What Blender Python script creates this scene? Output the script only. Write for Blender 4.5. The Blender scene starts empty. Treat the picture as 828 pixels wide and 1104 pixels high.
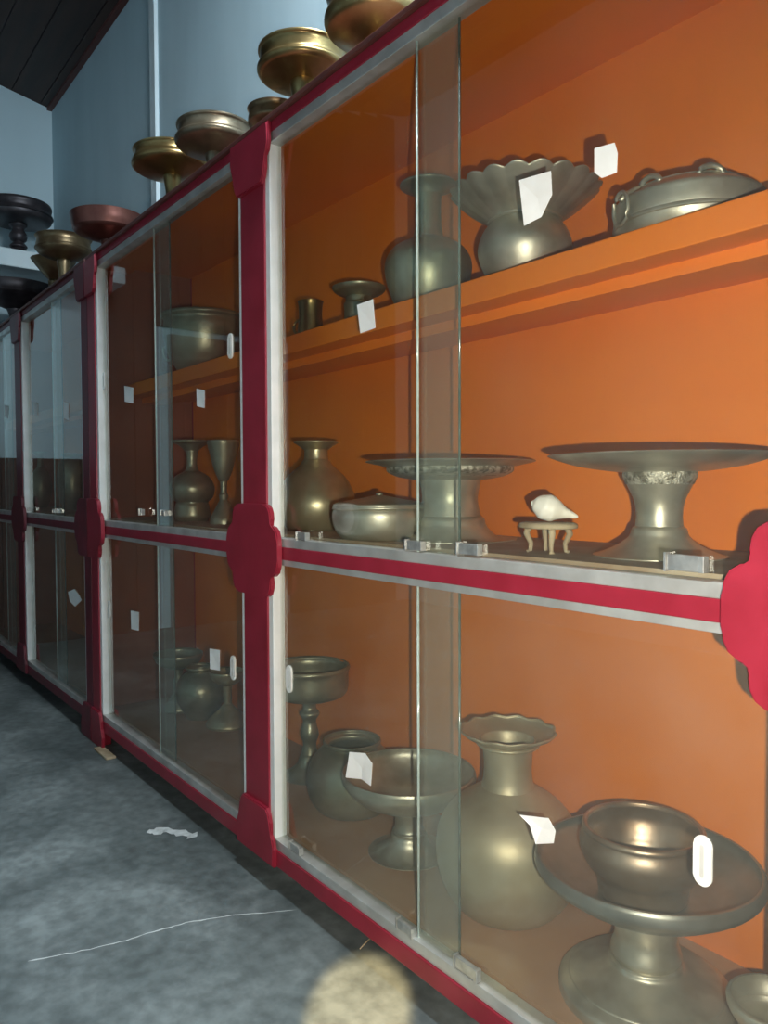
import bpy, bmesh, math, random
from mathutils import Vector, Matrix
random.seed(7)
sc = bpy.context.scene
COL = sc.collection
PI = math.pi

# ---------------------------------------------------------------- camera geometry (fitted to the photograph)
YAW, PIT, ROL = math.radians(37.687), math.radians(1.886), math.radians(-0.200)
FPX = 829.0
CAM = Vector((0.0, -0.95, 1.01))          # cabinet fronts stand on the plane y = 0, floor is z = 0
V = Vector((-math.cos(YAW)*math.cos(PIT), math.sin(YAW)*math.cos(PIT), -math.sin(PIT)))
_r = Vector((math.sin(YAW), math.cos(YAW), 0)); _u = _r.cross(V)
R2 = math.cos(ROL)*_r + math.sin(ROL)*_u
U2 = -math.sin(ROL)*_r + math.cos(ROL)*_u
def ray(px, py): return V + R2*((px-414)/FPX) + U2*((552-py)/FPX)
def at(px, py, y):                         # point of the photo at world depth y
    w = ray(px, py); return CAM + w*((y-CAM.y)/w.y)
def at_x(px, py, x):
    w = ray(px, py); return CAM + w*((x-CAM.x)/w.x)
def mpp(p): return (p-CAM).dot(V)/FPX      # metres per pixel at p

# ---------------------------------------------------------------- helpers
def link(o, parent=None):
    COL.objects.link(o)
    if parent: o.parent = parent
    return o
def bm_obj(name, bm, mat, parent=None, smooth=False, loc=None):
    me = bpy.data.meshes.new(name)
    bmesh.ops.recalc_face_normals(bm, faces=bm.faces[:])
    bm.to_mesh(me); bm.free()
    if mat: me.materials.append(mat)
    if smooth:
        for p in me.polygons: p.use_smooth = True
    o = bpy.data.objects.new(name, me)
    if loc is not None: o.location = loc
    return link(o, parent)
def tag(o, label, cat, group=None):
    o['label'] = label; o['category'] = cat
    if group: o['group'] = group
    return o
def thing(name, label, cat, loc=(0,0,0), group=None, rz=0):
    o = bpy.data.objects.new(name, None); o.location = loc; o.rotation_euler = (0,0,rz)
    o.empty_display_size = .05
    link(o); return tag(o, label, cat, group)
def struct(o): o['kind'] = 'structure'; return o
def add_box(bm, x0, x1, y0, y1, z0, z1, bev=0.0):
    m = Matrix.Translation(((x0+x1)/2,(y0+y1)/2,(z0+z1)/2)) @ Matrix.Diagonal((x1-x0,y1-y0,z1-z0,1))
    r = bmesh.ops.create_cube(bm, size=1, matrix=m)
    if bev:
        es = list({e for v in r['verts'] for e in v.link_edges})
        bmesh.ops.bevel(bm, geom=es, offset=bev, segments=2, profile=.6, affect='EDGES')
def box(name, x0, x1, y0, y1, z0, z1, mat, parent=None, bev=0.0):
    bm = bmesh.new(); add_box(bm, x0,x1,y0,y1,z0,z1,bev)
    return bm_obj(name, bm, mat, parent)
def beam(name, P, mat, parent=None):       # eight corner points: bottom ring then top ring
    bm = bmesh.new(); v = [bm.verts.new(p) for p in P]
    for f in ((3,2,1,0),(4,5,6,7),(0,1,5,4),(1,2,6,5),(2,3,7,6),(3,0,4,7)): bm.faces.new([v[i] for i in f])
    return bm_obj(name, bm, mat, parent)
def prism(name, pts, y0, y1, mat, parent=None, bev=0.0):   # outline in x,z extruded along y
    bm = bmesh.new()
    a = [bm.verts.new((x,y0,z)) for x,z in pts]; b = [bm.verts.new((x,y1,z)) for x,z in pts]
    n = len(pts)
    fr = bm.faces.new(a); bm.faces.new(b[::-1])
    for i in range(n): bm.faces.new((a[i],b[i],b[(i+1)%n],a[(i+1)%n]))
    if bev: bmesh.ops.bevel(bm, geom=list(fr.edges), offset=bev, segments=2, affect='EDGES')
    return bm_obj(name, bm, mat, parent)
def smooth_prof(pts, sub=4):               # Catmull-Rom through the points; a doubled point is a sharp corner
    segs=[]; cur=[pts[0]]
    for p in pts[1:]:
        if p==cur[-1]: segs.append(cur); cur=[p]
        else: cur.append(p)
    segs.append(cur); out=[]
    for s in segs:
        if len(s)<3:
            for p in s:
                if not out or out[-1]!=p: out.append(p)
            continue
        for i in range(len(s)-1):
            p0=s[max(i-1,0)]; p1=s[i]; p2=s[i+1]; p3=s[min(i+2,len(s)-1)]
            for k in range(sub):
                t=k/sub
                q=tuple(.5*((2*p1[j])+(-p0[j]+p2[j])*t+(2*p0[j]-5*p1[j]+4*p2[j]-p3[j])*t*t+(-p0[j]+3*p1[j]-3*p2[j]+p3[j])*t**3) for j in (0,1))
                if not out or (abs(q[0]-out[-1][0])+abs(q[1]-out[-1][1]))>1e-7: out.append((max(q[0],0),q[1]))
        out.append(s[-1])
    return out
def add_lathe(bm, prof, seg=56, mod=None):
    rings=[]
    n=len(prof)
    for i,(r,z) in enumerate(prof):
        if r<1e-5: rings.append([bm.verts.new((0,0,z))]); continue
        ring=[]
        for k in range(seg):
            a=2*PI*k/seg; rr,zz=(r,z) if mod is None else mod(r,z,a,i/(n-1))
            ring.append(bm.verts.new((rr*math.cos(a),rr*math.sin(a),zz)))
        rings.append(ring)
    for A,B in zip(rings,rings[1:]):
        for k in range(seg):
            k2=(k+1)%seg
            if len(A)==1 and len(B)==1: continue
            if len(A)==1: bm.faces.new((A[0],B[k],B[k2]))
            elif len(B)==1: bm.faces.new((A[k],A[k2],B[0]))
            else: bm.faces.new((A[k],A[k2],B[k2],B[k]))
def lathe(name, prof, mat, parent, seg=56, mod=None, sub=4):
    bm=bmesh.new(); add_lathe(bm, smooth_prof(prof,sub), seg, mod)
    o=bm_obj(name,bm,mat,parent,smooth=True)
    o.data.set_sharp_from_angle(angle=math.radians(50))
    return o
def add_tube(bm, pts, r, seg=10, closed=False):
    pts=[Vector(p) for p in pts]; n=len(pts); rings=[]
    rad=r if isinstance(r,(list,tuple)) else [r]*n
    for i,p in enumerate(pts):
        a=pts[(i-1)%n] if (closed or i>0) else p
        b=pts[(i+1)%n] if (closed or i<n-1) else p
        t=(b-a).normalized()
        ref=Vector((0,0,1)) if abs(t.z)<.9 else Vector((1,0,0))
        s=t.cross(ref).normalized(); u=s.cross(t)
        rings.append([bm.verts.new(p+rad[i]*(math.cos(2*PI*k/seg)*s+math.sin(2*PI*k/seg)*u)) for k in range(seg)])
    m=n if closed else n-1
    for i in range(m):
        A,B=rings[i],rings[(i+1)%n]
        for k in range(seg): bm.faces.new((A[k],A[(k+1)%seg],B[(k+1)%seg],B[k]))
    if not closed:
        bm.faces.new(rings[0]); bm.faces.new(rings[-1][::-1])
def tube(name, pts, r, mat, parent, seg=10, closed=False):
    bm=bmesh.new(); add_tube(bm,pts,r,seg,closed); return bm_obj(name,bm,mat,parent,smooth=True)

# ---------------------------------------------------------------- materials
def new_mat(name):
    m=bpy.data.materials.new(name); m.use_nodes=True
    nt=m.node_tree; b=nt.nodes['Principled BSDF']; return m,nt,b
def noise_mat(name, c1, c2, scale=8, rough=(.4,.6), metallic=0, bump=0, detail=6, stretch=(1,1,1), contrast=(.35,.65), spec=.5, bump_scale=None):
    m,nt,b=new_mat(name); N=nt.nodes; L=nt.links
    tc=N.new('ShaderNodeTexCoord'); mp=N.new('ShaderNodeMapping'); mp.inputs['Scale'].default_value=stretch
    L.new(tc.outputs['Object'],mp.inputs['Vector'])
    nz=N.new('ShaderNodeTexNoise'); nz.inputs['Scale'].default_value=scale; nz.inputs['Detail'].default_value=detail
    L.new(mp.outputs['Vector'],nz.inputs['Vector'])
    cr=N.new('ShaderNodeValToRGB'); cr.color_ramp.elements[0].position=contrast[0]; cr.color_ramp.elements[1].position=contrast[1]
    cr.color_ramp.elements[0].color=(*c1,1); cr.color_ramp.elements[1].color=(*c2,1)
    L.new(nz.outputs['Fac'],cr.inputs['Fac']); L.new(cr.outputs['Color'],b.inputs['Base Color'])
    mr=N.new('ShaderNodeMapRange'); mr.inputs['To Min'].default_value=rough[0]; mr.inputs['To Max'].default_value=rough[1]
    L.new(nz.outputs['Fac'],mr.inputs['Value']); L.new(mr.outputs['Result'],b.inputs['Roughness'])
    b.inputs['Metallic'].default_value=metallic; b.inputs['Specular IOR Level'].default_value=spec
    if bump:
        n2=N.new('ShaderNodeTexNoise'); n2.inputs['Scale'].default_value=bump_scale or scale*4; n2.inputs['Detail'].default_value=4
        L.new(mp.outputs['Vector'],n2.inputs['Vector'])
        bp=N.new('ShaderNodeBump'); bp.inputs['Strength'].default_value=bump; bp.inputs['Distance'].default_value=.004
        L.new(n2.outputs['Fac'],bp.inputs['Height']); L.new(bp.outputs['Normal'],b.inputs['Normal'])
    return m
M={}
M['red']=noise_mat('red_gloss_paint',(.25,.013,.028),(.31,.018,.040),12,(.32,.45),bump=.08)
M['red_old']=noise_mat('old_maroon_paint',(.10,.012,.022),(.16,.016,.03),12,(.4,.5),bump=.08)  # farther cabinet's red, with the flash falloff darkened into the colour
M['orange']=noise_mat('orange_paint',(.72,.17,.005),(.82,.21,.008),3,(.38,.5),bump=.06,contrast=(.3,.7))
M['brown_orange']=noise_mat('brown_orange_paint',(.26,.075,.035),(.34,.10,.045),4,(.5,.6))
M['shelf_dust']=noise_mat('dusty_orange_board',(.36,.17,.075),(.44,.26,.15),5,(.6,.8),bump=.1,contrast=(.3,.7))
M['dust_grey']=noise_mat('dusty_shelf_top',(.30,.20,.12),(.40,.33,.24),9,(.65,.85),bump=.15)
M['alu']=noise_mat('aluminium_channel',(.80,.82,.80),(.90,.91,.89),14,(.38,.5),metallic=.12)  # upright channels: brightness from facing the flash is put into the colour
M['alu_dull']=noise_mat('dull_aluminium_track',(.50,.50,.48),(.66,.67,.65),14,(.36,.48),metallic=.6)  # horizontal channels: same aluminium, weaker flash light put into the colour
M['steel']=noise_mat('zinc_clip',(.5,.5,.48),(.7,.7,.67),60,(.25,.4),metallic=.8)
M['brass']=noise_mat('tarnished_brass',(.40,.34,.21),(.55,.48,.32),14,(.28,.42),metallic=.72,bump=.06)
M['brass_grey']=noise_mat('grey_bell_metal',(.38,.35,.27),(.56,.52,.43),16,(.32,.5),metallic=.72,bump=.08)
M['brass_green']=noise_mat('green_grey_brass',(.28,.27,.19),(.42,.39,.28),12,(.3,.45),metallic=.72,bump=.08)
M['brass_dull']=noise_mat('dusty_dull_brass',(.40,.34,.22),(.50,.44,.31),10,(.42,.56),metallic=.6,bump=.08)
M['brass_dark']=noise_mat('dark_brown_brass',(.16,.11,.06),(.27,.20,.11),14,(.28,.42),metallic=.8,bump=.06)
M['pewter']=noise_mat('dark_grey_bell_metal',(.20,.20,.18),(.34,.33,.29),9,(.3,.45),metallic=.75,bump=.08)
M['engraved']=noise_mat('engraved_metal',(.20,.18,.13),(.60,.57,.48),70,(.35,.6),metallic=.7,bump=.9,contrast=(.42,.58))
M['brass_dark_grey']=noise_mat('grey_brown_brass',(.17,.13,.085),(.27,.22,.15),14,(.3,.42),metallic=.8,bump=.06)
M['brass_gold']=noise_mat('golden_brown_brass',(.25,.17,.07),(.36,.26,.11),12,(.24,.36),metallic=.9,bump=.05)
M['copper_dark']=noise_mat('dark_copper',(.14,.05,.04),(.22,.09,.07),12,(.3,.42),metallic=.7,bump=.05)
M['iron']=noise_mat('blackened_metal',(.035,.03,.035),(.07,.06,.065),14,(.35,.5),metallic=.5,bump=.05)
M['copper_brown']=noise_mat('brown_bell_metal',(.30,.20,.13),(.42,.33,.25),11,(.3,.45),metallic=.8,bump=.1)
M['wood_grey']=noise_mat('weathered_wood',(.30,.22,.13),(.48,.38,.25),20,(.6,.8),bump=.2,stretch=(1,1,.3))
M['shell']=noise_mat('conch_shell',(.82,.76,.66),(.9,.86,.8),14,(.3,.45),bump=.1)
M['paper']=noise_mat('white_paper',(.84,.84,.82),(.9,.9,.88),25,(.75,.9))
M['white_plastic']=noise_mat('white_plastic',(.82,.82,.78),(.88,.88,.85),20,(.3,.4))
M['groove']=noise_mat('grey_groove',(.55,.55,.52),(.62,.62,.6),20,(.5,.6))
M['wall']=noise_mat('blue_limewash',(.42,.55,.60),(.52,.65,.70),1.6,(.75,.9),bump=.15,bump_scale=14,stretch=(2.2,1,.5),contrast=(.25,.75))
M['wall_white']=noise_mat('white_limewash',(.55,.64,.67),(.66,.74,.76),4,(.75,.9),bump=.1)
M['dark_wood']=noise_mat('dark_brown_timber',(.026,.012,.009),(.06,.030,.022),5,(.5,.7),bump=.2,stretch=(.3,3,3))
M['brown_dark']=noise_mat('dark_red_brown_paint',(.10,.03,.025),(.15,.045,.035),9,(.45,.6))

# floor: grey trowelled concrete, lighter worn clouds, a wandering pale crack line and scuffs
def floor_mat():
    m,nt,b=new_mat('grey_concrete'); N=nt.nodes; L=nt.links
    tc=N.new('ShaderNodeTexCoord')
    def noise(s,d,dist=0,vec=None):
        n=N.new('ShaderNodeTexNoise'); n.inputs['Scale'].default_value=s; n.inputs['Detail'].default_value=d
        n.inputs['Distortion'].default_value=dist; L.new(vec or tc.outputs['Object'],n.inputs['Vector']); return n.outputs['Fac']
    def ramp(fac,stops):
        r=N.new('ShaderNodeValToRGB'); e=r.color_ramp.elements
        e[0].position,e[0].color=stops[0][0],(*stops[0][1],1); e[1].position,e[1].color=stops[-1][0],(*stops[-1][1],1)
        for p,c in stops[1:-1]:
            x=e.new(p); x.color=(*c,1)
        L.new(fac,r.inputs['Fac']); return r.outputs['Color']
    base=ramp(noise(2.6,9,.5),[(.25,(.07,.086,.085)),(.5,(.135,.158,.156)),(.75,(.25,.285,.28))])
    fine=ramp(noise(26,6),[(.35,(.72,.72,.72)),(.65,(1.12,1.12,1.12))])
    mx=N.new('ShaderNodeMixRGB'); mx.blend_type='MULTIPLY'; mx.inputs['Fac'].default_value=1
    L.new(base,mx.inputs[1]); L.new(fine,mx.inputs[2])
    L.new(mx.outputs[0],b.inputs['Base Color'])
    b.inputs['Roughness'].default_value=.5; b.inputs['Specular IOR Level'].default_value=.35
    bp=N.new('ShaderNodeBump'); bp.inputs['Strength'].default_value=.12; bp.inputs['Distance'].default_value=.004
    L.new(noise(18,8),bp.inputs['Height']); L.new(bp.outputs['Normal'],b.inputs['Normal'])
    return m
M['floor']=floor_mat()
M['scuff']=noise_mat('pale_plaster_scuff',(.42,.45,.44),(.6,.63,.62),40,(.8,.9))

def glass_mat(name, tint, dust, dustcol, band=None):
    m=bpy.data.materials.new(name); m.use_nodes=True; nt=m.node_tree; N=nt.nodes; L=nt.links
    for n in list(N): N.remove(n)
    out=N.new('ShaderNodeOutputMaterial')
    tr=N.new('ShaderNodeBsdfTransparent'); tr.inputs['Color'].default_value=(*tint,1)
    gl=N.new('ShaderNodeBsdfGlossy'); gl.inputs['Roughness'].default_value=.02; gl.inputs['Color'].default_value=(.95,1,.98,1)
    fr=N.new('ShaderNodeFresnel'); fr.inputs['IOR'].default_value=1.5
    ge=N.new('ShaderNodeNewGeometry')
    inv=N.new('ShaderNodeMath'); inv.operation='SUBTRACT'; inv.inputs[0].default_value=1; L.new(ge.outputs['Backfacing'],inv.inputs[1])
    mu=N.new('ShaderNodeMath'); mu.operation='MULTIPLY'; L.new(fr.outputs['Fac'],mu.inputs[0]); L.new(inv.outputs[0],mu.inputs[1])
    m2=N.new('ShaderNodeMath'); m2.operation='MULTIPLY'; m2.inputs[1].default_value=1.5; m2.use_clamp=True; L.new(mu.outputs[0],m2.inputs[0])
    df=N.new('ShaderNodeBsdfDiffuse'); df.inputs['Color'].default_value=(*dustcol,1)
    nz=N.new('ShaderNodeTexNoise'); nz.inputs['Scale'].default_value=5; nz.inputs['Detail'].default_value=6
    tc=N.new('ShaderNodeTexCoord'); L.new(tc.outputs['Object'],nz.inputs['Vector'])
    mr=N.new('ShaderNodeMapRange'); mr.inputs['From Min'].default_value=.3; mr.inputs['From Max'].default_value=.7
    mr.inputs['To Min'].default_value=dust*.6; mr.inputs['To Max'].default_value=dust*1.4; L.new(nz.outputs['Fac'],mr.inputs['Value'])
    fac=mr.outputs['Result']
    if band:                              # dust caught where the two panes overlap and no cloth reaches
        sx=N.new('ShaderNodeSeparateXYZ'); L.new(tc.outputs['Object'],sx.inputs[0])
        gt=N.new('ShaderNodeMath'); gt.operation='GREATER_THAN'; gt.inputs[1].default_value=band[0]; L.new(sx.outputs['X'],gt.inputs[0])
        ma=N.new('ShaderNodeMath'); ma.operation='MULTIPLY_ADD'; ma.inputs[1].default_value=band[1]; L.new(gt.outputs[0],ma.inputs[0]); L.new(fac,ma.inputs[2])
        fac=ma.outputs[0]
    a=N.new('ShaderNodeMixShader'); L.new(fac,a.inputs['Fac']); L.new(tr.outputs[0],a.inputs[1]); L.new(df.outputs[0],a.inputs[2])
    bb=N.new('ShaderNodeMixShader'); L.new(m2.outputs[0],bb.inputs['Fac']); L.new(a.outputs[0],bb.inputs[1]); L.new(gl.outputs[0],bb.inputs[2])
    L.new(bb.outputs[0],out.inputs['Surface']); return m
M['glass']=glass_mat('dusty_window_glass',(.95,.97,.955),.009,(.75,.78,.72))
M['glass_low']=glass_mat('dustier_window_glass',(.95,.97,.955),.036,(.75,.72,.64))
M['glass_edge']=noise_mat('ground_glass_edge',(.42,.50,.45),(.55,.62,.57),40,(.08,.16),spec=1.0)

M['glass_edge_dim']=noise_mat('green_glass_edge',(.10,.13,.11),(.16,.2,.17),40,(.10,.16),spec=.9)

# ---------------------------------------------------------------- room
WY=.45; WX=-5.32; RX=2.3; FY=-3.4; HZ=CAM.z
zc=at(56,118,WY).z                         # where the roof meets the back wall
SL=.21                                     # roof slope, rising into the room
struct(box('floor',WX-.1,RX+.1,FY-.1,WY+.1,-.08,0,M['floor']))
struct(box('wall_back',WX-.1,RX+.1,WY,WY+.1,0,zc,M['wall']))
zr=lambda y: zc+(WY-y)*SL
beam_pts=lambda x0,x1,y0,y1,z0,z1f:[(x0,y0,z0),(x1,y0,z0),(x1,y1,z0),(x0,y1,z0),(x0,y0,z1f(y0)),(x1,y0,z1f(y0)),(x1,y1,z1f(y1)),(x0,y1,z1f(y1))]
struct(beam('wall_left',beam_pts(WX-.1,WX,FY,WY,0,zr),M['wall']))
struct(beam('wall_front',beam_pts(WX,RX,FY-.1,FY,0,zr),M['wall']))
# right wall with an unseen window opening, added to bring daylight onto the walls
wb=bmesh.new()
add_box(wb,RX,RX+.1,FY,WY,0,2.2); add_box(wb,RX,RX+.1,FY,-.65,2.2,3.3); add_box(wb,RX,RX+.1,.40,WY,2.2,3.3); add_box(wb,RX,RX+.1,FY,WY,3.3,4.2)
struct(bm_obj('wall_right',wb,M['wall']))
wf=bmesh.new()
for yy in (-.65,-.15,.36): add_box(wf,RX+.02,RX+.08,yy,yy+.04,2.2,3.3)
add_box(wf,RX+.02,RX+.08,-.65,.4,2.2,2.25); add_box(wf,RX+.02,RX+.08,-.65,.4,3.25,3.3)
struct(bm_obj('window_1',wf,M['dark_wood']))
# roof boards + purlins
rb=bmesh.new()
for k in range(24):
    y0=FY-.1+k*(WY+.2-FY)/24; y1=y0+(WY+.2-FY)/24-.006
    v=[rb.verts.new(p) for p in ((WX-.1,y0,zr(y0)),(RX+.1,y0,zr(y0)),(RX+.1,y1,zr(y1)),(WX-.1,y1,zr(y1)),(WX-.1,y0,zr(y0)+.03),(RX+.1,y0,zr(y0)+.03),(RX+.1,y1,zr(y1)+.03),(WX-.1,y1,zr(y1)+.03))]
    for f in ((3,2,1,0),(4,5,6,7),(0,1,5,4),(1,2,6,5),(2,3,7,6),(3,0,4,7)): rb.faces.new([v[i] for i in f])
add_box(rb,WX-.1,RX+.1,FY-.1,WY+.1,zr(FY)+.05,zr(FY)+.1)
for y in (-.35,-1.2,-2.05): add_box(rb,WX,RX,y-.04,y+.04,zr(y)-.09,zr(y)+.01)
struct(bm_obj('ceiling',rb,M['dark_wood']))
struct(box('trim_1',WX,RX,WY-.03,WY,zc-.012,zc+.05,M['brown_dark']))
struct(box('trim_2',at(165.5,100,WY).x,at(171,100,WY).x,WY-.018,WY,0,zc,M['wall_white']))
# dark timber partition with a door beside the end wall (seen only mirrored in the glass)
dd=bmesh.new()
for k in range(15):
    y1=-.75-k*.178; y0=y1-.174
    if y0<FY: break
    add_box(dd,WX,WX+.03,y0,y1,2.15 if -2.1<y1<-1.0 else 0,zr(y1)-.01)
for k in range(7): add_box(dd,WX,WX+.025,-.75+k*.17,-.75+k*.17+.165,0,1.2)
struct(bm_obj('trim_3',dd,M['dark_wood']))
db=bmesh.new()
add_box(db,WX,WX+.045,-2.0,-1.2,0,2.1,.004)
for z0,z1 in ((.25,.95),(1.15,1.9)):
    for y0,y1 in ((-1.9,-1.64),(-1.56,-1.3)): add_box(db,WX+.045,WX+.055,y0,y1,z0,z1,.006)
struct(bm_obj('door_1',db,M['brown_dark']))
# white ledge on the end wall
LX=WX+.42; zl=at_x(10,267,LX).z
struct(box('trim_4',WX,LX,-.74,WY-.001,zl-.105,zl,M['wall_white'],bev=.008))
# crack and scuffs on the floor
def floor_pt(px,py): 
    w=ray(px,py); return CAM+w*(-CAM.z/w.z)
def floor_strip(name,pts,w,mat,label,cat,group=None):
    bm=bmesh.new(); P=[floor_pt(*p) for p in pts]; L=[];Rr=[]
    for i,p in enumerate(P):
        a=P[max(i-1,0)];b=P[min(i+1,len(P)-1)]; t=(b-a); t.z=0; t.normalize(); n=Vector((-t.y,t.x,0))
        ww=w*(.5+.8*random.random())*(0.15 if i in (0,len(P)-1) else 1)
        L.append(bm.verts.new((p.x+n.x*ww,p.y+n.y*ww,.0006))); Rr.append(bm.verts.new((p.x-n.x*ww,p.y-n.y*ww,.0006)))
    for i in range(len(P)-1): bm.faces.new((L[i],L[i+1],Rr[i+1],Rr[i]))
    o=bm_obj(name,bm,mat,bpy.data.objects['floor']); o['label']=label; return o
def dense(pts,n=6,j=1.0):
    out=[]
    for a,b in zip(pts,pts[1:]):
        for k in range(n):
            t=k/n; out.append((a[0]+(b[0]-a[0])*t+random.uniform(-j,j),a[1]+(b[1]-a[1])*t+random.uniform(-j,j)*.6))
    return out+[pts[-1]]
floor_strip('floor_crack',dense([(30,1037),(80,1027),(130,1016),(165,1005),(200,995),(250,987),(320,981)]),.0019,M['scuff'],'thin pale crack line wandering across the grey concrete floor','crack')
floor_strip('floor_scuff',dense([(158,897),(175,895),(192,898),(212,902)],5,1.2),.02,M['scuff'],'short white plaster smear on the grey floor left of the cabinet','scuff mark')
tw=thing('twig','short pale twig lying on the floor against the bottom rail of the cabinet','twig',tuple(floor_pt(396,1017)))
o_=tw.location
tube('stick',[floor_pt(388,1024)-o_+Vector((0,0,.002)),floor_pt(396,1016)-o_+Vector((0,0,.003)),floor_pt(403,1010)-o_+Vector((0,0,.004))],[.0012,.0018,.0014],M['wood_grey'],tw,8)
tube('side_shoot',[floor_pt(403,1010)-o_+Vector((0,0,.004)),floor_pt(410,1014)-o_+Vector((0,0,.002))],[.0014,.0009],M['wood_grey'],tw,8)
box_w=thing('wood_shim','pale thin wooden shim lying under the foot between the two cabinets','shim',tuple(floor_pt(113,813)))
bm=bmesh.new(); add_box(bm,-.075,.075,-.018,.018,0.0005,.009,.002); bm_obj('sliver',bm,M['wood_grey'],box_w)

# ---------------------------------------------------------------- cabinets
def Z(rel): return rel+HZ
BACK=.41
Z_TOP,Z_STB=Z(.885),Z(.838); Z_STT=Z(.8615)
Z_R=(Z(-.125),Z(-.146),Z(-.177),Z(-.191))
Z_B=(Z(-.882),Z(-.906),Z(-.947))
Z_MID=Z(-.119); Z_LOW=Z(-.880); Z_UP=Z(.410)
SH_F=.13
def ornament_pts(cx,cz,side=0,s=1.0):
    # scalloped board: wide middle lobe with a smaller lobe above and below
    r=[(.080,.124),(.092,.116),(.099,.102),(.101,.086),(.097,.069),(.113,.066),(.127,.056),(.134,.040),(.136,.02),(.136,0)]
    half=[(.0625,.126)]+r
    right=half+[(x,-z) for x,z in half[::-1][1:]]
    left=[(-x,z) for x,z in right[::-1]]
    if side<0: right=[(.035,.126),(.035,-.126)]
    if side>0: left=[(-.035,-.126),(-.035,.126)]
    out=[]
    for x,z in right+left:
        p=(cx+x,cz+z*s)
        if not out or (abs(p[0]-out[-1][0])+abs(p[1]-out[-1][1]))>1e-6: out.append(p)
    return out
def cap_pts(cx,z0,up,side=0):              # small scallops at head (up=-1) and foot (up=+1) of a post
    r=[(.098,0),(.100,.045),(.094,.066),(.082,.076),(.081,.105),(.074,.126),(.0625,.138)]
    right=[(cx+x,z0+up*z) for x,z in r]; left=[(cx-x,z0+up*z) for x,z in r[::-1]]
    if side<0: right=[(cx+.035,z0),(cx+.035,z0+up*.138)]
    if side>0: left=[(cx-.035,z0+up*.138),(cx-.035,z0)]
    return right+left
def make_cabinet(name,label,xl,xm,xr,foot,split,glassmats,red):
    """two bays between three posts; split = (outer pane edge, inner pane edge) per bay"""
    c=thing(name,label,'cabinet',((xl+xr)/2,0,0))
    ox=-c.location.x
    def B(n,x0,x1,y0,y1,z0,z1,m,parent=None,bev=0):
        o=box(n,x0+(ox if parent is None else ox),x1+ox,y0,y1,z0,z1,m,parent or c,bev); return o
    # carcass
    B('back_panel',xl,xr,BACK,BACK+.012,Z_LOW-.02,Z_TOP,M['orange'])
    B('top_board',xl-.03,xr+.03,-.018,BACK+.012,Z_TOP,Z_TOP+.012,M['brown_dark'],bev=.002)
    B('ceiling_board',xl-.017,xr+.017,.032,BACK,Z_TOP-.006,Z_TOP-.0005,M['orange'])
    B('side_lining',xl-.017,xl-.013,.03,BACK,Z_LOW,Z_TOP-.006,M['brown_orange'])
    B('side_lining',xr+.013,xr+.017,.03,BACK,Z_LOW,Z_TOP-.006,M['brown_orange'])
    B('side_panel',xl-.035,xl-.017,0,BACK+.012,0.0 if foot else .05,Z_TOP,red)
    B('side_panel',xr+.017,xr+.035,0,BACK+.012,0.0 if foot else .05,Z_TOP,red)
    B('middle_shelf',xl-.017,xr+.017,.035,BACK,Z_MID-.022,Z_MID,M['dust_grey'])
    B('bottom_board',xl-.017,xr+.017,.035,BACK,Z_LOW-.022,Z_LOW,M['shelf_dust'])
    B('upper_shelf',xl-.017,xr+.017,SH_F,BACK,Z_UP-.049,Z_UP,M['orange'],bev=.003)
    B('shelf_batten',xl-.017,xr+.017,SH_F+.065,SH_F+.154,Z_UP-.071,Z_UP-.049,M['orange'])
    B('top_brace',xl-.017,xr+.017,.035,.15,Z_TOP-.028,Z_TOP-.006,M['orange'])
    # rails
    B('top_rail',xl,xr,-.008,.03,Z_STT,Z_TOP,red,bev=.002)
    B('middle_rail',xl,xr,-.0075,.03,Z_R[2],Z_R[1],red,bev=.002)
    B('bottom_rail',xl,xr,-.010,.03,Z_B[2],Z_B[1],red,bev=.003)
    # posts
    for x,side in ((xl,1),(xm,0),(xr,-1)):
        w0,w1=(.0625,.0625) if side==0 else ((.035,.05) if side>0 else (.05,.035))
        zb=0.0 if (foot and side) else Z_B[2]
        p=B('post',x-w0,x+w1,-.011,0.03,zb,Z_TOP-.001,red,bev=.003)
        prism('scalloped_ornament',ornament_pts(x+ox,(Z_R[0]+Z_R[3])/2,side,.92),-.024,-.0105,red,p,.003)
        prism('scalloped_head',cap_pts(x+ox,Z_TOP-.002,-1,side),-.022,-.0105,red,p,.003)
        prism('scalloped_foot',cap_pts(x+ox,zb,1,side),-.022,-.0105,red,p,.003)
    # bays
    for bi,(x0,x1) in enumerate(((xl+.05,xm-.0625),(xm+.0625,xr-.05))):
        for lvl,(zb0,zb1,zt0,zt1) in enumerate(((Z_B[1],Z_B[0],Z_R[3],Z_R[2]),(Z_R[1],Z_R[0],Z_STB,Z_STT))):
            B('channel',x0,x1,-.006,.028,zb0,zb1,M['alu_dull'],bev=.0015)
            B('channel',x0,x1,-.006,.028,zt0,zt1,M['alu_dull'],bev=.0015)
            B('channel',x0-.002,x0+.020,-.006,.028,zb1,zt0,M['alu'],bev=.0015)
            B('channel',x1-.020,x1+.002,-.006,.028,zb1,zt0,M['alu'],bev=.0015)
            out_e,in_e=split[bi]
            for kind in (0,1):
                a,b_,yg=((out_e,x1-.015,.003) if kind==0 else (x0+.015,in_e,.015))
                gm=glassmats[lvl] if kind==0 else glass_mat('overlapped_glass',(.94,.965,.945),.036 if lvl==0 else .009,(.72,.72,.62),(out_e+ox,.075))
                d=B('sliding_door',a,b_,yg,yg+.005,zb1-.004,zt0+.004,gm)
                e=a if kind==0 else b_
                # ground, rounded free edge of the pane
                tube('glass_edge',[(e+ox,yg+.0025,zb1),(e+ox,yg+.0025,zt0)],.0027 if kind==0 else .0024,M['glass_edge'] if kind==0 else M['glass_edge_dim'],d,12)
                DOORS[(label[:4],bi,lvl,kind)]=(d,ox,yg)
    return c
DOORS={}
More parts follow.
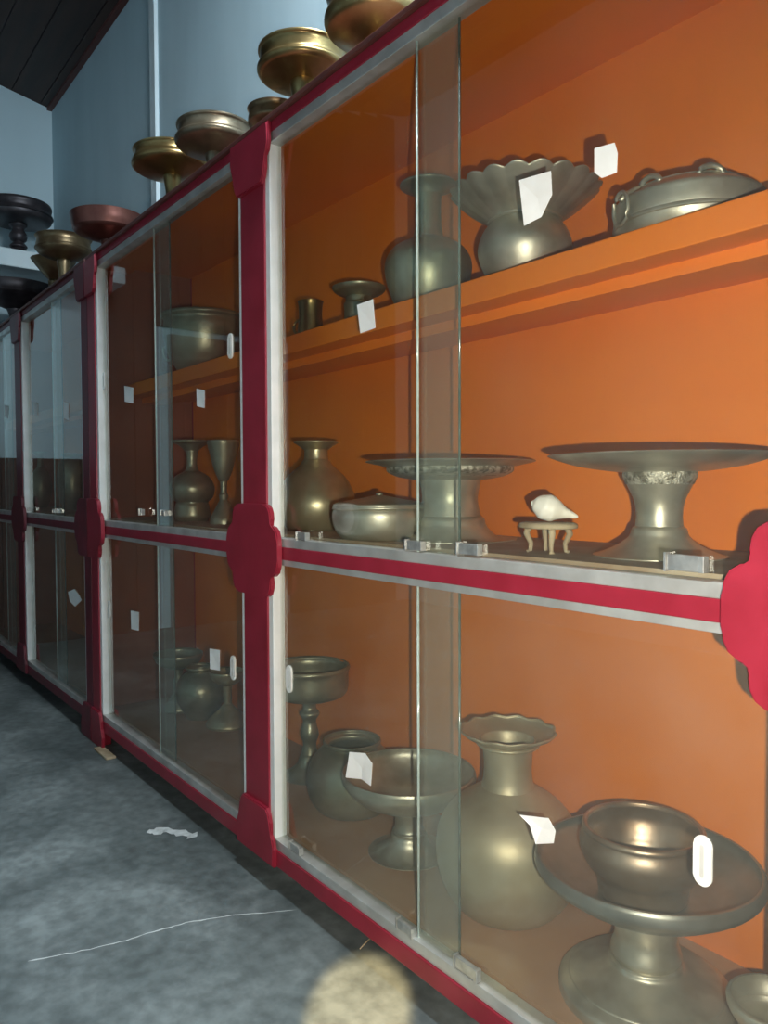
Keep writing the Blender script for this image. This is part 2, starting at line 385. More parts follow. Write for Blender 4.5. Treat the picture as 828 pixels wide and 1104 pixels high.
def gx(px,py=400): return at(px,py,.006).x
XR,XM,XL=-.369,-1.757,-3.08
cabA=make_cabinet('display_cabinet','long red glass-fronted display cabinet with orange inside, nearest the camera',XL,XM,XR,True,
    ((gx(168),gx(181)),(gx(450.5),gx(490.5))),(M['glass_low'],M['glass']),M['red'])
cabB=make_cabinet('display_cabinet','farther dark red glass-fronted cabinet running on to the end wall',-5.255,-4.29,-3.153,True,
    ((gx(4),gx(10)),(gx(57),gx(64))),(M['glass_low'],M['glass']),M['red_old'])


def on_door(key,name,polys,mat,label=None,curl=0.0,thick=.0007):
    d,ox,yg=DOORS[key]; bm=bmesh.new(); y=yg-.0006
    P=[at(px,py,y) for px,py in polys]
    c=sum(P,Vector())/len(P); n=len(P)
    f=[];b=[]
    for i,p in enumerate(P):
        dy=-curl*(1.0 if i in (0,n-1) else (.35 if i==1 else .0))
        f.append(bm.verts.new((p.x+ox,y-thick+dy,p.z))); b.append(bm.verts.new((p.x+ox,y+dy,p.z)))
    cf=bm.verts.new((c.x+ox,y-thick-curl*.1,c.z)); cb=bm.verts.new((c.x+ox,y-curl*.1,c.z))
    for i in range(n):
        j=(i+1)%n
        bm.faces.new((f[i],f[j],cf)); bm.faces.new((b[j],b[i],cb)); bm.faces.new((f[i],b[i],b[j],f[j]))
    o=bm_obj(name,bm,mat,d)
    if label: o['label']=label
    return o
def finger_pull(key,px,py,h=.068,w=.026):
    d,ox,yg=DOORS[key]; p=at(px,py,yg-.001); 
    def stadium(w,h,k=10):
        r=w/2; pts=[]
        for s in range(k+1):
            a=PI*s/k; pts.append((r*math.cos(a),h/2-r+r*math.sin(a)))
        for s in range(k+1):
            a=PI+PI*s/k; pts.append((r*math.cos(a),-h/2+r+r*math.sin(a)))
        return pts
    S=stadium(w,h)
    o=prism('finger_pull',[(p.x+ox+x,p.z+z) for x,z in S],yg-.004,yg+.0005,M['white_plastic'],d,.0012)
    o['label']='white oval finger pull'
    S2=stadium(w*.22,h*.66)
    prism('finger_pull_groove',[(p.x+ox+x,p.z+z) for x,z in S2],yg-.0046,yg-.0039,M['groove'],d,.0002)
R='long'; Bq='fart'
def rect(cx,cy,w,h,sk=0): return [(cx-w/2,cy-h/2+sk),(cx+w/2,cy-h/2-sk),(cx+w/2-.5,cy+h/2-sk),(cx-w/2+.5,cy+h/2+sk)]
on_door((R,1,1,0),'paper_label',[(561.7,195),(594.7,184.5),(595.3,210),(583.7,234),(567,244)],M['paper'],'torn white paper label',.004)
on_door((R,1,1,0),'paper_label',[(641,160),(662.7,154),(666,165),(665,186),(649,192),(641,186)],M['paper'],'small blank white paper label')
on_door((R,1,1,1),'paper_label',[(386,329),(402.5,322.6),(404.8,353.6),(389.5,359.5)],M['paper'],'white paper label',.002)
on_door((R,1,0,1),'paper_label',[(381.8,809.4),(395.6,811.5),(401.5,823.5),(400,847.4),(390,840),(377.6,836.8)],M['paper'],'curled white paper label',.012)
on_door((R,1,0,0),'paper_label',[(565.8,876.4),(593.3,881.3),(599,895.5),(597,909),(577.8,909.8),(576.4,886.7)],M['paper'],'torn white paper label',.012)
on_door((R,0,1,1),'paper_label',rect(139.5,425.5,9,17,-1),M['paper'],'white paper label',.003)
on_door((R,0,1,0),'paper_label',rect(217,429.5,8,19,-1),M['paper'],'white paper label',.003)
on_door((R,0,0,1),'paper_label',rect(146,669,8,20,-1),M['paper'],'white paper label',.003)
on_door((R,0,0,0),'paper_label',rect(232.5,711,10,22,-1),M['paper'],'white paper label',.004)
on_door((Bq,1,1,0),'paper_label',rect(72,443,5,18,-1),M['paper'],'white paper label',.003)
on_door((Bq,1,1,1),'paper_label',rect(39,441,4,14,-1),M['paper'],'white paper label',.003)
on_door((Bq,1,0,0),'paper_label',[(75,638),(81,635),(85,641),(88,647),(81,654),(77,648)],M['paper'],'white paper label',.006)
on_door((Bq,0,1,0),'paper_label',rect(7.5,444,4,13,-1),M['paper'],'white paper label',.003)
finger_pull((R,1,0,0),758,928)
finger_pull((R,1,0,1),312,732)
finger_pull((R,0,0,0),251.5,720)
finger_pull((R,0,1,0),248.5,373)
finger_pull((R,0,1,1),112,411)
finger_pull((R,0,0,1),118,657)
finger_pull((Bq,1,0,0),93.5,649)
def door_stop(cab,px,py,w=.05,h=.022):
    ox=-cab.location.x; p=at(px,py,-.004); z0=p.z
    o=box('door_stop',p.x+ox-w/2,p.x+ox+w/2,-.007,.002,z0-h/2,z0+h/2,M['steel'],cab,.002)
    box('stop_clip',p.x+ox+w/2,p.x+ox+w/2+.008,-.010,.003,z0-h/2,z0+h/2,M['steel'],o,.001)
    box('stop_clip',p.x+ox-w/2-.003,p.x+ox-w/2,-.009,.003,z0-h/2-.002,z0+h/2+.002,M['steel'],o)
for px,py,w,h in ((737,607,.048,.022),(504,592,.045,.02),(446,588,.04,.018),(325,578,.035,.018),(176,553,.03,.016),(152,552,.02,.02),(502,1043,.05,.022),(436,1000,.04,.02),(318,914,.04,.018)):
    door_stop(cabA,px,py,w,h)
for px,py in ((63,551),(58,551),(31,549)): door_stop(cabB,px,py,.02,.014)

# ---------------------------------------------------------------- vessels
def base_frame(px,y,zbase):
    """root location on the shelf, metres per pixel there, and pixel-row -> height above base"""
    w=ray(px,520); x=CAM.x+w.x*(y-CAM.y)/w.y
    root=Vector((x,y,zbase)); k=mpp(root)
    # image row of a point on the axis at height h: solve by projecting
    def h_of(py):
        w2=ray(px,py); return CAM.z+w2.z*(y-CAM.y)/w2.y-zbase
    return root,k,h_of
def hollow(outer,t=.004,depth=None,floor_r=0.0):
    """outer profile from rim down -> closed profile with an inner skin of thickness t; depth = how many outer points the inside follows"""
    n=len(outer) if depth is None else depth
    inner=[(max(r-t,0),z+(0 if i==0 else t*.6)) for i,(r,z) in enumerate(outer[:n])]
    bot=(0,inner[-1][1])
    return [bot]+([] if inner[-1][0]<1e-5 else inner[::-1])+[outer[0]]+[outer[0]]+list(outer[1:])+[(outer[-1][0],outer[-1][1])]+[(0,outer[-1][1])]
def conv(pts,k,h_of,zmin=0.0): return [(hw*k,max(h_of(py),zmin)) for hw,py in pts]
TZ=Z_TOP+.012
def pedestal_dish(label,px,y,zb,bowl,stem,foot,mat,group=None,name='pedestal_dish',inner=None,seg=56,mod=None,cat='dish',t=.004,mats=None):
    """bowl / stem / foot are lists of (half width px, row px) read down the outline; foot ends on the shelf"""
    root,k,h=base_frame(px,y,zb)
    m0,m1,m2=mats or (mat,mat,mat)
    o=thing(name,label,cat,root,group)
    bo=conv(bowl,k,h,.004)
    lathe('dish',hollow(bo,t,inner or len(bo)),m0,o,seg,mod)
    st=conv(stem,k,h,.003); st=[(st[0][0],min(st[0][1]+.004,st[0][1]+.004))]+st[1:]
    lathe('stem',[(0,st[0][1]),st[0],st[0]]+st[1:]+[st[-1],(0,st[-1][1])],m1,o,40)
    fo=conv(foot,k,h,.002)
    fo=[(0,fo[0][1]+.002),(fo[0][0],fo[0][1])]+fo[1:]+[(fo[-1][0],0.0),(fo[-1][0],0.0),(0,0.0)]
    lathe('foot',fo,m2,o,seg)
    return o
def pot(name,label,cat,px,y,zb,body,mat,neck=None,rim=None,group=None,seg=56,mod=None,t=.004,depth=None):
    """body, neck, rim outlines read from the top down; the mouth is open"""
    root,k,h=base_frame(px,y,zb); o=thing(name,label,cat,root,group)
    bo=conv(body,k,h,.0); bo=bo[:-1]+[(bo[-1][0],0.0)]
    if neck is None and rim is None:
        lathe('body',hollow(bo,t,depth),mat,o,seg,mod)
    else:
        lathe('body',[(bo[0][0]-t if bo[0][0]>t else 0,bo[0][1]-.002),bo[0]]+bo[1:]+[bo[-1],(0,0.0)],mat,o,seg)
    if neck:
        ne=conv(neck,k,h); 
        inn=[(r-t,z) for r,z in ne[::-1]]
        lathe('neck',inn+[ne[0],ne[0]]+ne[1:]+[(ne[-1][0]-t*.5,ne[-1][1]-.003)],mat,o,seg)
    if rim:
        ri=conv(rim,k,h)
        inn=[(max(r-t,.002),z-t*.3) for r,z in ri[::-1]]
        lathe('rim',inn+[ri[0],ri[0]]+ri[1:],mat,o,seg,mod)
    return o,k,h
def scallop(n,amp,top=.35,zamp=0.0):
    def f(r,z,a,t): 
        w=max(0,1-abs(t-.5)/top) if top else 1
        return r*(1+amp*w*abs(math.cos(n*a/2))-amp*w*.5), z+zamp*w*abs(math.cos(n*a/2))
    return f

# --- right bay, upper shelf
US=Z_UP
Y=lambda rel: rel-.95
o,k,h=pot('brass_mug','small round-handled brass mug at the dark left end of the upper shelf','mug',336,Y(1.15),US,[(14,325),(13,329),(12.5,340),(13.5,352),(14,360),(13,364)],M['brass_gold'],t=.003)
dx=Vector((-.9,-.43,0)); r0=14*k
hp=[]
for s in range(15):
    a=-PI/2+PI*s/14; hp.append(dx*(r0*.92+math.cos(a)*.022)+Vector((0,0,.035+math.sin(a)*.02)))
tube('handle',hp,.004,M['brass_gold'],o)
pedestal_dish('small dark flared dish on a cup-like foot, between mug and long-necked bottle',388,Y(1.2),US,
    [(29,310),(28.5,312),(26,315),(20,318),(13,321)],[(14,319),(14.5,323),(15,327)],[(15,326),(16,334),(16,345),(14,352),(15,357)],M['brass_green'],name='footed_dish')
pot('long_necked_bottle','round-bodied brass bottle with a tall slim neck on the upper shelf','bottle',462,Y(1.2),US,
    [(16,257),(24,261),(37,268),(45,279),(47,291),(44,308),(38,324),(31,336),(30,341)],M['brass_green'],
    neck=[(15,206),(14,218),(14,235),(15,250),(18,259)],rim=[(30,199),(30.5,201),(27,203),(19,206),(15,211)],t=.003)
# fluted spittoon: a bulb and a wide petalled flare
root,k,h=base_frame(565,Y(1.2),US)
sp=thing('fluted_spittoon','brass spittoon with a wide petal-edged flaring mouth on the upper shelf','spittoon',root)
bu=conv([(36,238),(37,241),(45,252),(50,266),(49,279),(43,294),(36,306),(35,316)],k,h); bu[-1]=(bu[-1][0],0)
lathe('body',[(bu[0][0]-.004,bu[0][1]-.002),bu[0]]+bu[1:]+[bu[-1],(0,0)],M['brass_grey'],sp)
lathe('collar',conv([(34,236),(39,237),(40,239),(39,241),(34,242)],k,h),M['brass_grey'],sp)
fl=conv([(79,207),(78,209),(71,216),(60,225),(47,234),(37,241)],k,h)
def petals(r,z,a,t):
    out=max(0,(r/(78*k)-.45)/.55); c=abs(math.cos(10*a)); 
    return r*(1+.055*min(1,out*1.6)*(c-.6)), z+.006*out*out*(c-.5)
lathe('petal_mouth',[(max(r-.003,.01),z+.001) for r,z in fl[::-1]]+[fl[0]]+fl,M['brass_grey'],sp,200,petals)
# squat lugged basin
o,k,h=pot('lugged_basin','squat wide brass basin with rim lugs and hanging ring, right end of upper shelf','basin',739,Y(1.2),US,
    [(58,208),(59,210),(62,212),(69,216),(76,221),(77,228),(77,240),(75,250),(71,258),(69,263)],M['brass_grey'],depth=8)
for a,s in ((-1.75,1),(-.65,.9),(1.4,.9)):
    d=Vector((math.cos(a),math.sin(a),0)); tdir=Vector((-d.y,d.x,0)); zt=h(210); r=57*k
    tube('lug',[d*r+tdir*(.022*s*math.cos(q))+Vector((0,0,zt-.004+.016*s*math.sin(q))) for q in [PI*i/10 for i in range(11)]],.0048,M['brass_grey'],o)
a=-1.95; d=Vector((math.cos(a),math.sin(a),0)); td=Vector((-d.y,d.x,0))
tube('ring_handle',[d*(80*k+.004)+td*(.020*math.cos(q))+Vector((0,0,h(234)+.026*math.sin(q))) for q in [2*PI*i/24 for i in range(24)]],.0035,M['brass_grey'],o,8,True)
tube('ring_link',[d*(60*k)+Vector((0,0,h(209))),d*(68*k)+Vector((0,0,h(213))),d*(78*k)+Vector((0,0,h(219))),d*(80*k+.004)+Vector((0,0,h(226)))],.004,M['brass_grey'],o)

# --- right bay, middle shelf
MS=Z_MID
pot('brass_vase','olive brass vase with a flared mouth, left end of the middle shelf','vase',341,Y(1.15),MS,
    [(14,496),(19,503),(32,515),(40,530),(43,544),(40,558),(33,568),(28,575),(28,578)],M['brass'],
    neck=[(13,481),(12.5,488),(13,495),(15,499)],rim=[(24,476),(24,477.5),(20,480),(13,485)],t=.003)
root,k,h=base_frame(409,Y(1.065),MS)
cb=thing('lidded_box','squat round grey metal box with a low conical lid on middle shelf','box',root)
lathe('body',conv([(0,545),(46,545)],k,h)+conv([(46,545),(50,550),(51,558),(48,571),(40,580),(34,583)],k,h)+[(34*k,0),(34*k,0),(0,0)],M['brass_grey'],cb)
lathe('lid',[(0,h(533)),(4*k,h(533.5)),(20*k,h(537)),(40*k,h(540.5)),(49*k,h(543)),(50*k,h(545)),(50*k,h(545)),(50.5*k,h(547.5)),(47*k,h(549)),(0,h(549))],M['brass_grey'],cb)
lathe('knob',[(0,h(531)),(3*k,h(531.4)),(4*k,h(533)),(3*k,h(534.2)),(0,h(534.5))],M['brass_grey'],cb,20)
pedestal_dish('wide flat brass stand with patterned underside, behind the two overlapping panes',485,Y(1.185),MS,
    [(90,497),(90,498.5),(74,502),(67,504),(66,509),(56,514),(36,517.5)],[(34,516),(31,528),(30,540),(33,556)],[(33,556),(40,568),(54,580),(70,588),(71,592)],M['brass_grey'],name='pedestal_stand',cat='stand',t=.003,inner=3)
pedestal_dish('largest flat-topped brass pedestal stand, at the right end of the middle shelf',711,Y(1.165),MS,
    [(117,490),(117.5,491.5),(106,496),(86,502),(60,506.5),(38,509)],[(36,507),(37,513),(33,524),(26,540),(24,556),(25,568)],[(25,567),(31,578),(42,587),(56,594),(68,598),(69,601)],M['brass_grey'],name='pedestal_stand',cat='stand',t=.003,inner=5)
for rt,px,yy,pts in ((bpy.data.objects['pedestal_stand'],485,Y(1.185),[(67.6,503.6),(66.8,508.6),(57,513.6)]),(bpy.data.objects['pedestal_stand.001'],711,Y(1.165),[(36.8,507.8),(37.6,513),(34.2,522)])):
    r_,k,h=base_frame(px,yy,MS)
    eb=lathe('engraved_band',[(hw*k+.0012,h(py)) for hw,py in pts],M['engraved'],rt); eb['label']='engraved patterned band'
# little wooden stand with a conch lying on it
root,k,h=base_frame(591,Y(1.075),MS)
st=thing('small_wooden_stand','tiny four-legged weathered wooden stand under the white shell','stand',root)
H=h(563)
bm=bmesh.new(); add_lathe(bm,smooth_prof([(0,H),(24*k,H),(29*k,H-.002),(30*k,H-.006),(27*k,H-.011),(0,H-.011)],3),36,lambda r,z,a,t:(r*(1+.10*math.cos(2*a)),z)); bm_obj('top',bm,M['wood_grey'],st,True)
for a in (.6,2.4,3.75,5.6):
    d=Vector((math.cos(a),math.sin(a),0)); 
    tube('leg',[d*(20*k)+Vector((0,0,H-.008)),d*(23*k)+Vector((0,0,H*.62)),d*(18*k)+Vector((0,0,H*.3)),d*(19*k)+Vector((0,0,.003)),d*(22*k)+Vector((0,0,.0))],[.007,.006,.0045,.004,.005],M['wood_grey'],st)
sh=thing('conch_shell','white conch shell lying on the tiny wooden stand','shell',Vector((root.x,root.y,root.z+H+.001)))
pr=[(0,-19),(2.5,-18.6),(3.6,-17),(8,-14.2),(12.5,-8),(14.3,-1),(13.2,6),(9.8,12),(6.6,17.5),(4.4,24),(2.6,30),(1,32.5),(0,33)]
bm=bmesh.new(); add_lathe(bm,smooth_prof([(r*k,z*k) for r,z in pr],4),40,lambda r,z,a,t:(r*(1+.03*math.sin(a+z/k*.5)+.02*math.cos(6*a)*max(0,.5-t)),z))
ax=Vector((.80,.60,0)).normalized(); ax=(ax*math.cos(.30)+Vector((0,0,-1))*math.sin(.30)).normalized()
rot=ax.to_track_quat('Z','Y').to_matrix().to_4x4()
bmesh.ops.transform(bm,matrix=rot,verts=bm.verts)
zm=min(v.co.z for v in bm.verts)
for v in bm.verts: v.co.z-=zm; 
bm_obj('shell_body',bm,M['shell'],sh,True)
lipb=bmesh.new()
add_tube(lipb,[Vector(rot@Vector((15*k*math.cos(-.5)*f,15*k*math.sin(-.5)*f,q*k)))-Vector((0,0,zm)) for q,f in ((-8,.80),(-2,.93),(5,.88),(12,.62),(20,.36),(28,.2))],[.002,.004,.0042,.0035,.003,.002],10)
bm_obj('shell_lip',lipb,M['shell'],sh,True)

# --- right bay, bottom board
LS=Z_LOW
pedestal_dish('fluted-sided pedestal dish standing tall in the left corner behind the pull',332,Y(1.24),LS,
    [(43,716),(44,719),(42,724),(42,738),(38,747),(24,752),(10,755)],[(9,753),(7,762),(11,768),(7,776),(10,790),(7,800),(9,812)],[(9,811),(14,822),(26,832),(30,838)],M['brass_green'])
pot('round_pot','dark round-bellied pot with a narrow mouth behind the curled label','pot',378,Y(1.20),LS,
    [(28,803),(36,808),(46,822),(49,838),(46,855),(37,868),(28,876),(26,880)],M['brass_green'],rim=[(31,796),(31,799),(27,801),(27,805)])
pedestal_dish('shallow brass bowl on a short foot, beside the dark round pot',440,Y(1.165),LS,
    [(71,830),(72,834),(70,842),(58,855),(38,864),(17,868)],[(16,866),(16,872),(15,884),(16,892),(18,894),(17,897)],[(17,896),(22,906),(34,916),(43,922),(44,927)],M['brass_grey'],name='pedestal_bowl',cat='bowl',inner=5)
ka,k,h=pot('water_pot','big round brass water pot with a tall neck and wavy flared lip','pot',548,Y(1.175),LS,
    [(27,846),(38,853),(58,867),(72,886),(77,909),(75,933),(66,957),(52,974),(43,980),(42,984)],M['brass_dull'],
    neck=[(30,797),(27,806),(25.5,822),(26,838),(29,849)])
ri=conv([(51,786),(50.5,788.5),(44,793),(34,797),(29,801)],k,h)
lathe('wavy_lip',[(max(r-.004,.01),z) for r,z in ri[::-1]]+[ri[0]]+ri,M['brass_dull'],ka,120,lambda r,z,a,t:(r*(1+.02*max(0,r/(51*k)-.6)/.4*math.cos(12*a)),z+.0018*max(0,r/(51*k)-.6)/.4*math.cos(12*a)))
lathe('neck_ring',conv([(28,798),(33,799),(34,801),(32,803),(28,804)],k,h),M['brass_dull'],ka)
w=ray(598,880); px_=CAM.x+w.x*(Y(1.338)-CAM.y)/w.y
lp_=thing('leaning_plate','round brass plate leaning on the orange back, half hidden by big water pot','plate',(px_,Y(1.331),LS))
RP=.080; bm=bmesh.new()
add_lathe(bm,smooth_prof([(0,.004),(RP*.55,.004),(RP*.72,.006),(RP*.97,.015),(RP,.014),(RP*.98,.011),(RP*.74,.001),(RP*.55,0),(0,0)],3),64)
tl=math.radians(15)
bmesh.ops.transform(bm,matrix=Matrix.Translation((0,RP*math.sin(tl)+.014,RP*math.cos(tl)+.0035))@Matrix.Rotation(PI/2-tl,4,'X'),verts=bm.verts)
bm_obj('plate_body',bm,M['brass_dull'],lp_,True)
bm=bmesh.new(); add_tube(bm,[Vector((RP*.985*math.cos(a),RP*.985*math.sin(a),.0135)) for a in [2*PI*k/64 for k in range(64)]],.0026,8,True)
bmesh.ops.transform(bm,matrix=Matrix.Translation((0,RP*math.sin(tl)+.014,RP*math.cos(tl)+.0035))@Matrix.Rotation(PI/2-tl,4,'X'),verts=bm.verts)
bm_obj('rim',bm,M['brass_dull'],lp_,True)
pd=pedestal_dish('large brass pedestal dish at bottom right that carries a dark bowl',700,Y(1.155),LS,
    [(115,925),(117,929),(117,938),(106,948),(76,966),(38,976)],[(35,976),(35,992),(32,1008),(36,1022),(37,1028),(34,1034)],[(34,1032),(40,1039),(58,1047),(79,1054),(80,1056),(80,1056),(89,1061),(91,1065),(91,1071)],M['brass_grey'],inner=5,t=.005,mats=(M['pewter'],M['brass_grey'],M['brass_grey']))
rootd,kd,hd=base_frame(700,Y(1.155),LS)
zin=LS+hd(966)+.0045
rb_,kb,hb=base_frame(696,Y(1.15),zin)
bw=thing('brown_bowl','brown in-curved bronze bowl sitting in the large pedestal dish','bowl',rb_)
pb=conv([(61,892),(63,894),(63,898),(66,907),(66,916),(60,931),(50,944),(46,951)],kb,hb); pb[-1]=(pb[-1][0],0.0)
pb=[(r,max(z,0)) for r,z in pb]
lathe('body',hollow(pb,.005,7),M['copper_brown'],bw)
lathe('rim',[(58*kb,pb[0][1]-.004),(59*kb,pb[0][1]+.002),(62*kb,pb[0][1]+.003),(64*kb,pb[0][1]-.002),(63*kb,pb[0][1]-.007),(58*kb,pb[0][1]-.004)],M['copper_brown'],bw)
root,k,h=base_frame(842,Y(1.08),LS)
pot('low_bowl','low grey bowl at the bottom right corner, cut by the picture edge','bowl',843,Y(1.10),LS,
    [(46,1082),(48,1084),(48,1090),(44,1100),(36,1112),(34,1120)],M['brass_grey'],depth=5)

# --- left bay
pot('lugged_pan','wide deep pan with side ring in the left bay, on upper shelf','pan',222,Y(1.19),US,
    [(44,340),(45,343),(42,347),(43,355),(42,368),(38,384),(30,398),(28,402)],M['brass_green'],depth=7)
o=[x for x in bpy.data.objects if x.name.startswith('lugged_pan')][0]
root,k,h=base_frame(222,Y(1.19),US)
a=-2.5; d=Vector((math.cos(a),math.sin(a),0)); td=Vector((-d.y,d.x,0))
tube('ring_handle',[d*(45*k)+td*(.028*math.cos(q))+Vector((0,0,h(378)+.026*math.sin(q))) for q in [2*PI*i/24 for i in range(24)]],.004,M['brass'],o,8,True)
tube('lug',[d*(40*k)+Vector((0,0,h(366))),d*(46*k)+Vector((0,0,h(367))),d*(46*k)+Vector((0,0,h(372)))],.006,M['brass'],o)
pot('gourd_bottle','double-bulb dark brass bottle with trumpet mouth, left bay middle shelf','bottle',207,Y(1.13),MS,
    [(8,508),(18,514),(24,525),(22,536),(17,541),(18,545),(19,556),(16,565),(16,570)],M['brass_green'],
    neck=[(7,485),(5.5,495),(6,504),(9,510)],rim=[(21,475),(21,477),(14,480),(7,486)],t=.0025)
pedestal_dish('slender chalice-like brass cup on a stem, left bay middle shelf',241,Y(1.12),MS,
    [(17,475),(17,478),(14,490),(10,506),(6,516),(4,519)],[(4,517),(3.5,530),(5,534),(4,540)],[(4,539),(9,548),(14,558),(15,568)],M['brass_green'],name='stemmed_cup',cat='cup',inner=4,t=.003)
pedestal_dish('small flat dish on a stem, far left of left bay bottom board',190,Y(1.2),LS,
    [(26,703),(26,706),(22,713),(12,718),(6,719)],[(5,718),(4,728),(6,733),(5,745)],[(5,744),(10,752),(15,760)],M['brass_green'],inner=4,t=.003)
pot('round_pot','rounded dark pot in the middle of the left bay bottom board','pot',214,Y(1.23),LS,
    [(13,722),(20,727),(26,738),(26,750),(20,762),(15,770)],M['brass_green'],rim=[(16,717),(16,719),(13,721),(13,724)],t=.003)
pedestal_dish('brass pedestal cup with a shiny spreading foot beside the middle post',243,Y(1.265),LS,
    [(19,722),(19,725),(16,731),(9,736),(5,738)],[(5,737),(4.5,748),(4.5,758)],[(4.5,757),(9,763),(18,770),(23,777),(23,783)],M['brass'],inner=4,t=.003)
pot('low_bowl','low dark bowl at the left end of left bay bottom board','bowl',160,Y(1.2),LS,
    [(19,707),(19,709),(18,716),(14,726),(11,733)],M['brass_green'],depth=4,t=.003)
# --- farther cabinet, dim vessels on its middle shelf
pot('round_pot','dim round pot on the farther cabinet shelf, right bay','pot',78,Y(1.2),MS,
    [(9,494),(13,500),(16,515),(15,532),(9,548)],M['brass_green'],rim=[(11,489),(11,491),(9,493),(9,496)],t=.003)
pot('brass_vase','dim dark vase on the farther cabinet shelf, behind its left pane','vase',44,Y(1.2),MS,
    [(4,504),(9,512),(11,525),(9,540),(6,548)],M['brass_green'],neck=[(3.5,492),(3,498),(4,506)],rim=[(7,487),(7,489),(3.5,493)],t=.003)

# --- dishes standing along the cabinet tops
def top_dish(label,px,y,bowl,stemr,footr,mat,group='pedestal dishes on the cabinet tops',name='pedestal_dish'):
    root,k,h=base_frame(px,y,TZ)
    o=thing(name,label,'dish',root,group)
    bo=conv(bowl,k,h,.03)
    lathe('dish',hollow(bo,.004,max(3,len(bo)-2)),mat,o,56)
    zt=bo[-1][1]+.003; rs=stemr*k; rf=footr*k; zf=min(.05,zt*.4)
    lathe('stem',[(0,zt),(rs*1.15,zt),(rs,zt-(zt-zf)*.3),(rs*.9,(zt+zf)/2),(rs*1.05,zf+.004),(rs*1.2,zf-.002),(0,zf-.002)],mat,o,32)
    lathe('foot',[(0,zf),(rs*1.1,zf),(rs*1.8,zf*.65),(rf*.85,zf*.28),(rf,.008),(rf,0),(rf,0),(0,0)],mat,o,40)
    return o
yt=Y(1.08)
top_dish('deep brown dish nearest the camera on the cabinet top, cut by picture edge',405,Y(1.13),[(51,-2),(49,5),(50,14),(53,20),(53,27),(48,34),(30,42),(13,46)],11,26,M['brass_gold'])
top_dish('golden brass dish with ringed underside, second nearest on the cabinet top',330,Y(1.12),[(48,55),(48,57),(46,59),(45.5,66),(46,71),(49,74),(49,78),(46,81),(46,81),(30,84),(12,87)],12,27,M['brass_gold'])
top_dish('small dull dish tucked just left of the golden brass dish',300,Y(1.14),[(30,117),(28,121),(29,128),(28,133),(16,139),(8,142)],7,17,M['brass_dark'])
top_dish('grey-brown dish with upright wall in the overlapping pair above the middle post',236,Y(1.10),[(41,135),(40.5,137),(39,139),(39,145),(40,148),(42.5,150),(42,154),(38,157),(24,161),(10,164)],9,24,M['brass_dark_grey'])
top_dish('wide brass dish on a slim stem, lower one of the overlapping pair',190,Y(1.08),[(41,162),(40.5,163.5),(39.5,165),(39.5,170),(41,173),(42,176),(40,180),(26,184),(9,187)],8,24,M['brass_gold'])
top_dish('reddish copper dish on the cabinet top where the two cabinets meet',121,Y(1.08),[(39,231),(38,236),(37,243),(34,249),(20,254),(8,257)],7,22,M['copper_dark'])
top_dish('dark brass dish with one bright glint, on the farther cabinet top',73,Y(1.10),[(29,253),(27,257),(28,263),(28,268),(22,273),(8,277)],6,17,M['brass_dark'])
top_dish('small cone-shaped dark dish tucked left below the glinting dish',62,Y(1.15),[(23,277),(21,280),(15,288),(9,295),(4,300)],5,13,M['brass_dark'])
top_dish('wide black dish on the farther cabinet, below the white ledge',20,Y(1.06),[(44,306),(43,309),(42,315),(36,320),(20,326),(9,331)],7,20,M['iron'])
# black baluster dish on the white ledge
lp=at_x(20,266,WX+.25); 
root=Vector((lp.x,lp.y,zl)); k=mpp(root)
bl=thing('baluster_dish','black dish on a turned baluster stem standing on the white wall ledge','dish',root)
def hz(py): return (266-py)*k*1.0
lathe('dish',hollow([(33,hz(209)*1),(34,hz(211)),(33,hz(217)),(34,hz(223)),(31,hz(228)),(14,hz(231))] and [(r*k,z) for r,z in [(33,hz(210)),(34,hz(213)),(33,hz(218)),(34,hz(224)),(30,hz(229)),(12,hz(231))]],.004,4),M['iron'],bl)
lathe('baluster_stem',[(r*k,z) for r,z in [(0,hz(230)),(8,hz(230)),(9,hz(233)),(6,hz(236)),(6.5,hz(238)),(9,hz(243)),(8,hz(248)),(5.5,hz(250)),(7,hz(252)),(9,hz(255)),(6,hz(257)),(0,hz(257))]],M['iron'],bl,32)
lathe('foot',[(r*k,z) for r,z in [(0,hz(256)),(6,hz(256)),(10,hz(261)),(15,hz(265)),(16,.001),(16,0),(16,0),(0,0)]],M['iron'],bl,40)

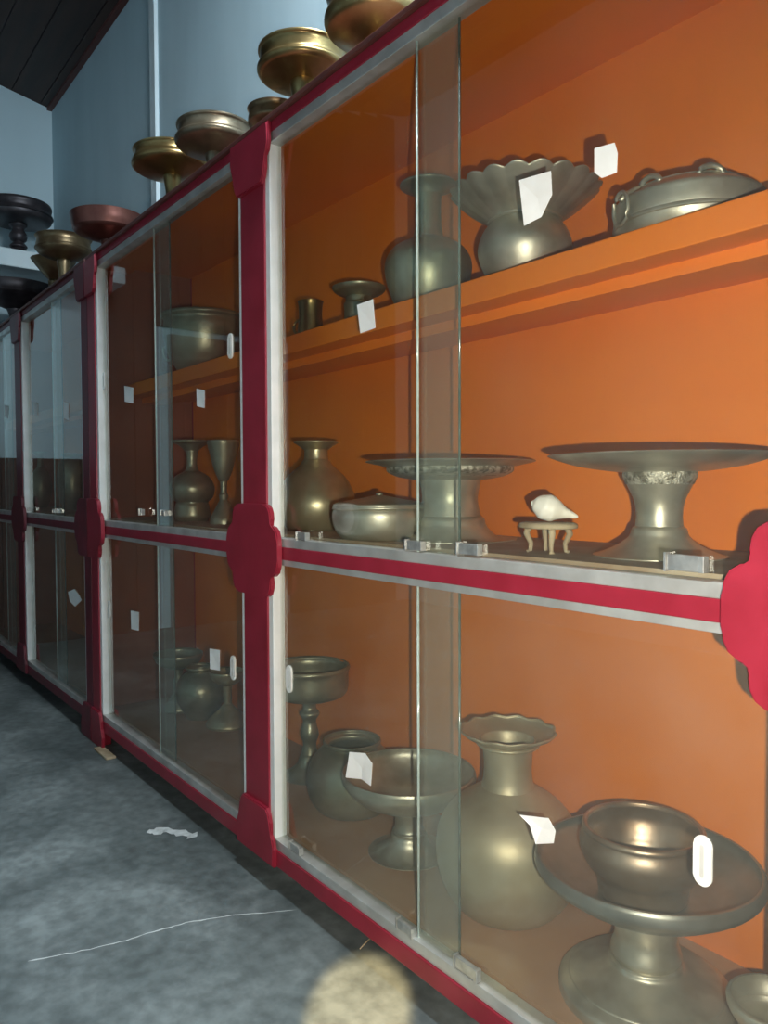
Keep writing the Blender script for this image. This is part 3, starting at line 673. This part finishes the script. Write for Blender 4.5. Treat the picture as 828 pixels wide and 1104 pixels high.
# ---------------------------------------------------------------- light
def light(name,kind,loc,power,color,**kw):
    l=bpy.data.lights.new(name,kind); l.energy=power; l.color=color
    for a,b in kw.items(): setattr(l,a,b)
    o=bpy.data.objects.new(name,l); o.location=loc; COL.objects.link(o); return o
fl_=light('phone_flash','SPOT',CAM+R2*.05-U2*.045,105,(1.0,.91,.77),shadow_soft_size=.006,spot_size=math.radians(118),spot_blend=1.0)
fl_.rotation_euler=ray(690,640).to_track_quat('-Z','Y').to_euler()
a=light('window_daylight','AREA',(RX-.01,.1,2.75),70,(.78,.91,1.0),shape='RECTANGLE',size=.55,size_y=1.0)  # unseen window light, placed to graze the wall and miss the cabinet fronts
a.rotation_euler=(Vector((-1,.03,.05))).to_track_quat('-Z','Y').to_euler()
k2=light('skylight_daylight','AREA',(-.55,.15,zr(.15)-.03),190,(.80,.92,1.0),shape='RECTANGLE',size=1.5,size_y=.35)  # added area lamp under the closed roof, brightens the back wall
k2.rotation_euler=Vector((-.12,.22,-1)).to_track_quat('-Z','Y').to_euler()
t=floor_pt(386,1094)
s=light('sun_patch','SPOT',(1.6,-2.6,2.5),5200,(1.0,.72,.38),spot_size=math.radians(2.9),spot_blend=.5,shadow_soft_size=.01)  # added warm spot inside the room, throws the light patch on the floor
s.rotation_euler=(t-s.location).to_track_quat('-Z','Y').to_euler()
w=bpy.data.worlds.new('world'); sc.world=w; w.use_nodes=True
w.node_tree.nodes['Background'].inputs['Color'].default_value=(.55,.72,.9,1); w.node_tree.nodes['Background'].inputs['Strength'].default_value=.5

# ---------------------------------------------------------------- camera
cd=bpy.data.cameras.new('camera'); cam=bpy.data.objects.new('camera',cd); COL.objects.link(cam)
cd.sensor_fit='HORIZONTAL'; cd.sensor_width=36; cd.lens=36*FPX/828; cd.clip_start=.02
mt=Matrix((R2,U2,-V)).transposed().to_4x4(); mt.translation=CAM; cam.matrix_world=mt
sc.camera=cam
sc.view_settings.view_transform='Standard'; sc.view_settings.look='None'
sc.view_settings.gamma=1; sc.view_settings.use_curve_mapping=False; sc.view_settings.exposure=0.0
